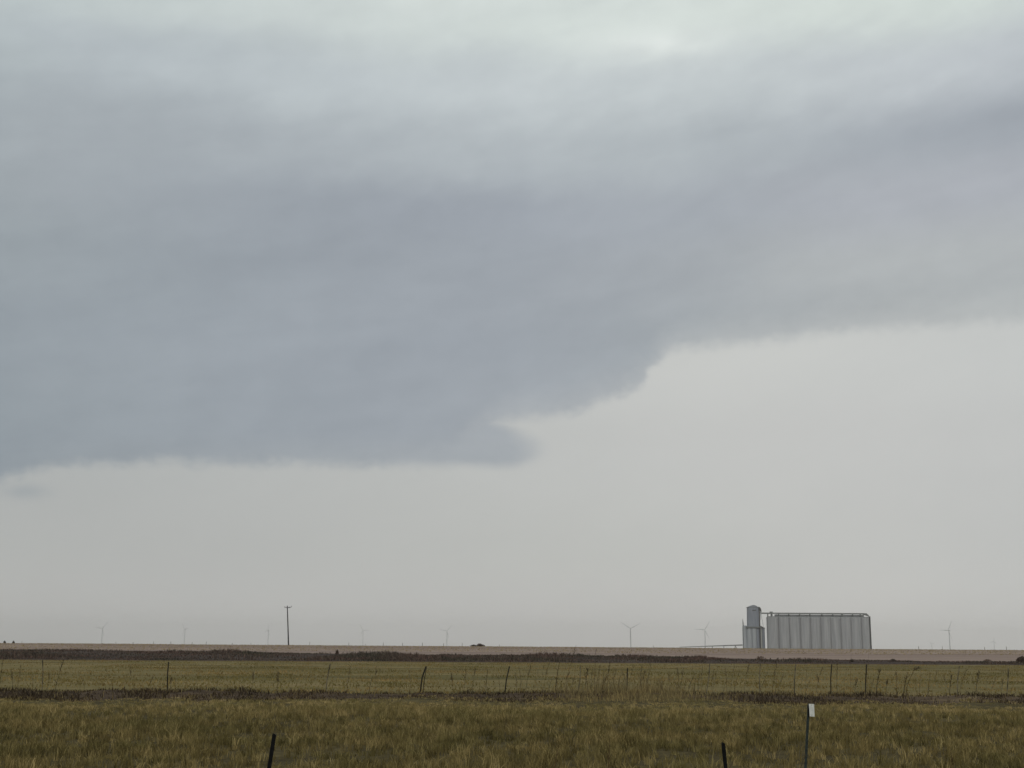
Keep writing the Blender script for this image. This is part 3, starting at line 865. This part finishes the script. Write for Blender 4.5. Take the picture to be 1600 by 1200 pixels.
L = stalk
L(100, 1031, 86, 'dead stalk with a drooping dark head right of the far-left fence post', hs=1.3)
L(4, 1036, -2, 'dead stalk with bushy head at the left edge of the fence line', hs=1.2)
L(268, 1061, 266, 'short dark weed just right of the second fence post from the left', hs=1.4)
L(434, 1052, 433, 'bushy dead weed below the power pole', hs=1.6, mat='palestalk')
L(396, 1052, 393, 'small dead weed left of the power pole, behind the strip', hs=1.2, mat='palestalk')
L(583, 1055, 576, 'short dark stalk leaning right, left of the dark-topped leaning post', r=.013, head=None)
L(588, 1041, 586, 'thin stalk with feathery head left of the dark-topped leaning post', hs=1.3, mat='palestalk')
L(667, 1041, 661, 'dark bare stick leaning against the tilted fence post', r=.03, head=None, D=61.0)
L(743, 1044, 738, 'faint stalk second to the left of the wire-end post', mat='palestalk')
L(762, 1047, 759, 'twiggy brown stalk left of the wire-end post', r=.013)
L(858, 1037, 849, 'stalk with arched feathery head left of the crooked dark stick', hs=1.4, mat='palestalk')
L(874.5, 1034, 868, 'crooked dark stick, tallest in the middle of the fence', r=.022, head=None)
L(918, 1046, 914, 'bushy stalk right of the post in the weedy middle of the fence', r=.013, hs=1.6)
L(923.5, 1062, 923, 'short dark stub among weeds in the middle of the fence', r=.016, head=None)
L(944, 1039, 942, 'thin upright stalk left of the dark middle post', head=None)
L(953, 1036, 948, 'stalk with feathery head just left of the dark middle post', hs=1.3)
L(969, 1055, 965, 'short dark leaning stub left of the dark middle post', r=.016, head=None)
L(1003, 1042, 1000, 'pale twiggy stalk first right of the dark middle post', mat='palestalk', hs=1.2)
L(1017, 1036, 1011, 'pale tall stalk second right of the dark middle post', mat='palestalk', hs=1.2)
L(1034, 1064, 1034, 'short brown stub between the yellow grass tufts', r=.013, head=None)
L(1086, 1052, 1075, 'short dark stick leaning right above the dirt strip', r=.018, head=None)
L(1147, 1040, 1142, 'faint tan stalk between the leaning post and the elevator', mat='palestalk')
L(1171, 1037, 1163, 'faint tan stalk below the elevator tower', mat='palestalk', hs=1.3)
L(1214, 1038, 1207, 'stalk with dark feathery head below the silo row left end', hs=1.5)
L(1261, 1037, 1259, 'thin pale stalk above the white plate', mat='palestalk', head=None)
L(1308, 1037, 1308, 'short dark stalk with head below the silos', head='plume')
L(1375, 1046, 1369, 'dark upright stalk with bushy head, right of the darkest fence post', r=.018, hs=1.5)
L(1387, 1062, 1384, 'small drooping weed right of the dark upright stalk', hs=1.3)
L(1431, 1041, 1415, 'arching weed with large drooping feathery head right of the silos', r=.013, hs=1.5, droop=0.2)
L(1418, 1050, 1412, 'dark curled leaf stalk beside the arching feathery weed', r=.024, head=None)
L(1453.5, 1052, 1450, 'short brown stalk right of the arching feathery weed', r=.013, head=None)
L(1487, 1055, 1484, 'short dark stub left of the next-to-last fence post', r=.015)
L(1530, 1049, 1525, 'dark stalk with bushy head between the last two fence posts', r=.015, hs=1.5)
L(1567, 1062, 1565, 'faint short stalk beside the last fence post', mat='palestalk')
# tall thin weeds that reach up over the dark ground
L(900, 1009.5, 884, 'tall leaning weed whose dark tip touches the skyline', D=57, head='plume', r=.007, mat='redstalk', hs=.9)
L(931, 1015, 929, 'tall thin reddish stalk over the dark ground, right of the leaning skyline weed', D=57, r=.008, mat='redstalk')
L(1330, 1014, 1329, 'hair thin tall stalk in front of the silos, left of two', D=57, r=.005, head=None, mat='redstalk')
L(1357, 1016, 1356, 'hair thin tall stalk in front of the last silo, right of two', D=57, r=.005, head=None, mat='redstalk')
# the many slight ones that nothing tells apart
gx = [806, 818, 849, 863, 890, 899, 912, 926, 948, 956, 963, 973, 1008, 1014, 1030, 1039, 1051, 1076, 1088, 1098, 1115, 1140, 1194, 1216, 1266, 18, 33, 52, 78, 130, 165, 205, 240, 312, 345, 474, 548, 612, 640, 705, 728, 778, 812, 829, 842, 884, 893, 931, 937, 960, 990, 996, 1024, 1045, 1058, 1068, 1093, 1122, 1133, 1156, 1178, 1199, 1224, 1232, 1252, 1276, 1285, 1322, 1340, 1364, 1400, 1440, 1465, 1473, 1510, 1518, 1543, 1556, 1588]
ORD = ['first', 'second', 'third', 'fourth', 'fifth', 'sixth', 'seventh', 'eighth', 'ninth', 'tenth', 'eleventh', 'twelfth', 'thirteenth', 'fourteenth', 'fifteenth', 'sixteenth', 'seventeenth', 'eighteenth', 'nineteenth', 'twentieth']
inpost = [f[0] for f in FP if 0 < f[0] < 1600]
cnt = {}
for px in sorted(gx):
    k_ = sum(1 for f in inpost if f < px); cnt[k_] = cnt.get(k_, 0) + 1
    lab = (ORD[cnt[k_] - 1] + ' slight tan weed stalk ') + ('from the left edge, before the first fence post' if k_ == 0 else 'right of the ' + ORD[k_ - 1] + ' wire fence post')
    top = random.uniform(1040, 1061); lean = random.choice((-1, 1, 1, 1)) * random.uniform(1, 11)
    L(px, top + (px - 800) * .005, px - lean, lab, D=random.uniform(59.5, 62.5), r=random.uniform(.006, .010), hs=random.uniform(.9, 1.6), mat=random.choice(['redstalk', 'stalk', 'palestalk']),
      head=random.choice(['plume', 'plume', None, 'small']), group='slight tan weed stalks along the fence line')


# ------------------------------------------------------------------ near posts and plate
def tpost(px, py, pbx, D, label, mat, w=0.034, name='steel_post'):
    t = P(px, py, D); b = P(pbx, 1200, D)
    k = (t.z - 0.0) / (t.z - b.z); bx = t.x + (b.x - t.x) * k
    root = empty(name, (bx, D, 0)); tag(root, label, 'fence post')
    lean = Vector((t.x - bx, 0, t.z)); hgt = lean.length
    mb = MB()
    mb.box(-w / 2, w / 2, -.004, .004, -.15, hgt - .01)
    mb.box(-.004, .004, .0045, .038, -.15, hgt)
    mb.add([(-w / 2, -.004, hgt - .01), (w / 2, -.004, hgt - .01), (w / 2, .004, hgt - .01), (-w / 2, .004, hgt - .01), (-w / 2 + .004, -.003, hgt + .006), (w / 2 - .012, -.003, hgt), (w / 2 - .012, .003, hgt), (-w / 2 + .004, .003, hgt + .006)],
           [(0, 3, 2, 1), (4, 5, 6, 7), (0, 1, 5, 4), (1, 2, 6, 5), (2, 3, 7, 6), (3, 0, 4, 7)])
    s = mb.build('shaft', M[mat], root)
    mb = MB()
    for i in range(int(hgt / .054)):
        z = .05 + i * .054
        mb.box(-.007, .007, -.011, -.0045, z, z + .014)
    c = mb.build('studs', M[mat], root)
    an = math.atan2(lean.x, lean.z)
    for o in (s, c): o.rotation_euler = (0, an, R(0))
    return root, an, hgt


tpost(428.8, 1146.8, 420.5, 12.0, 'black fence post leaning right at the bottom of the picture, left of centre', 'black', .036)
tpost(1129.8, 1160.5, 1133.8, 12.0, 'black fence post with slanted top near the bottom, left of the white plate', 'black', .034)
# the post with the white plate
D = 14.0
rt, an, hg = tpost(1263.6, 1100.5, 1258.5, D, 'thin dark green post with a small white plate on top', 'green', .027)
pl = P(1267.8, 1109.6, D)
mb = MB()
w_, h_ = .028, .066
cx_, cz_ = pl.x - rt.location.x, pl.z
mb.add([(cx_ - w_, -.016, cz_ + h_), (cx_ + w_ * .98, -.016, cz_ + h_ * .97), (cx_ + w_, -.016, cz_ - h_), (cx_ - w_ * .82, -.016, cz_ - h_ * .95),
        (cx_ - w_, -.0125, cz_ + h_), (cx_ + w_ * .98, -.0125, cz_ + h_ * .97), (cx_ + w_, -.0125, cz_ - h_), (cx_ - w_ * .82, -.0125, cz_ - h_ * .95)],
       [(0, 3, 2, 1), (4, 5, 6, 7), (0, 1, 5, 4), (1, 2, 6, 5), (2, 3, 7, 6), (3, 0, 4, 7)])
mb.build('plate', M['plate'], rt)
mb = MB(); mb.box(cx_ - w_ - .012, cx_ - w_ * .9, -.012, .006, cz_ - h_ * 1.1, cz_ + h_ * .8); mb.build('bracket', M['black'], rt)
mb = MB()
for zz in (h_ * .8, -h_ * .8):
    mb.lathe(0, 0, [(.003, 0), (.003, .002)], 8)
    for i in range(len(mb.v) - 16, len(mb.v)):
        x0, y0, z0 = mb.v[i]; mb.v[i] = (cx_ + x0, -.0162 - z0, cz_ + zz + y0)
mb.build('bolts', M['darksteel'], rt)


def near_stalk(px, py, pbx, pby, D, label, r=.004, mat='redstalk', n=10):
    t = P(px, py, D); q = P(pbx, pby, D); k = t.z / (t.z - q.z)
    bx = t.x + (q.x - t.x) * k
    root = empty('weed_stalk', (bx, D, 0)); tag(root, label, 'dead weed', 'dead stalks in the near grass')
    mb = MB(); path = [Vector(((t.x - bx) * u, .02 * math.sin(4 * u), t.z * u)) for u in (0, .25, .5, .7, .85, 1)]
    mb.tube(path, [r, r, r * .9, r * .8, r * .6, r * .3], 6)
    for _ in range(n):
        u = random.uniform(.5, .97); p0 = path[0].lerp(path[-1], u); s = random.choice((-1, 1)); Ln = random.uniform(.02, .07)
        mb.tube([p0, p0 + Vector((s * Ln * .5, random.uniform(-.02, .02), Ln)), p0 + Vector((s * Ln * .7, 0, Ln * 1.5))], [r * .45, r * .35, r * .1], 4)
    mb.build('stem', M[mat], root)


near_stalk(872.5, 1164, 866.5, 1200, 14, 'thin dark stalk rising from the near grass left of centre bottom')
near_stalk(953, 1153, 950.5, 1200, 15, 'thin brown stalk with fine twigs at bottom centre')
near_stalk(1153, 1175, 1140, 1200, 14, 'reddish stalk leaning right beside the slanted-top black post')
near_stalk(1258.5, 1178, 1250.5, 1200, 13.5, 'short dark stalk leaning against the foot of the white plate post', .0075, 'stalk', 4)
near_stalk(1486.5, 1176, 1486, 1200, 20, 'faint stalk in the near grass at bottom right')

# ------------------------------------------------------------------ haze
m, n = material('haze')
pv = n.n('ShaderNodeVolumePrincipled')
pv.inputs['Color'].default_value = (.98, .975, .97, 1)
pv.inputs['Density'].default_value = 0.9e-4
pv.inputs['Anisotropy'].default_value = 0.82
o = n.n('ShaderNodeOutputMaterial'); n.link(pv.outputs[0], o.inputs['Volume'])
mb = MB(); mb.box(-10200, 10200, -300, 9300, -1.8, 140)
hz = mb.build('haze', m)
tag(hz, kind='stuff')
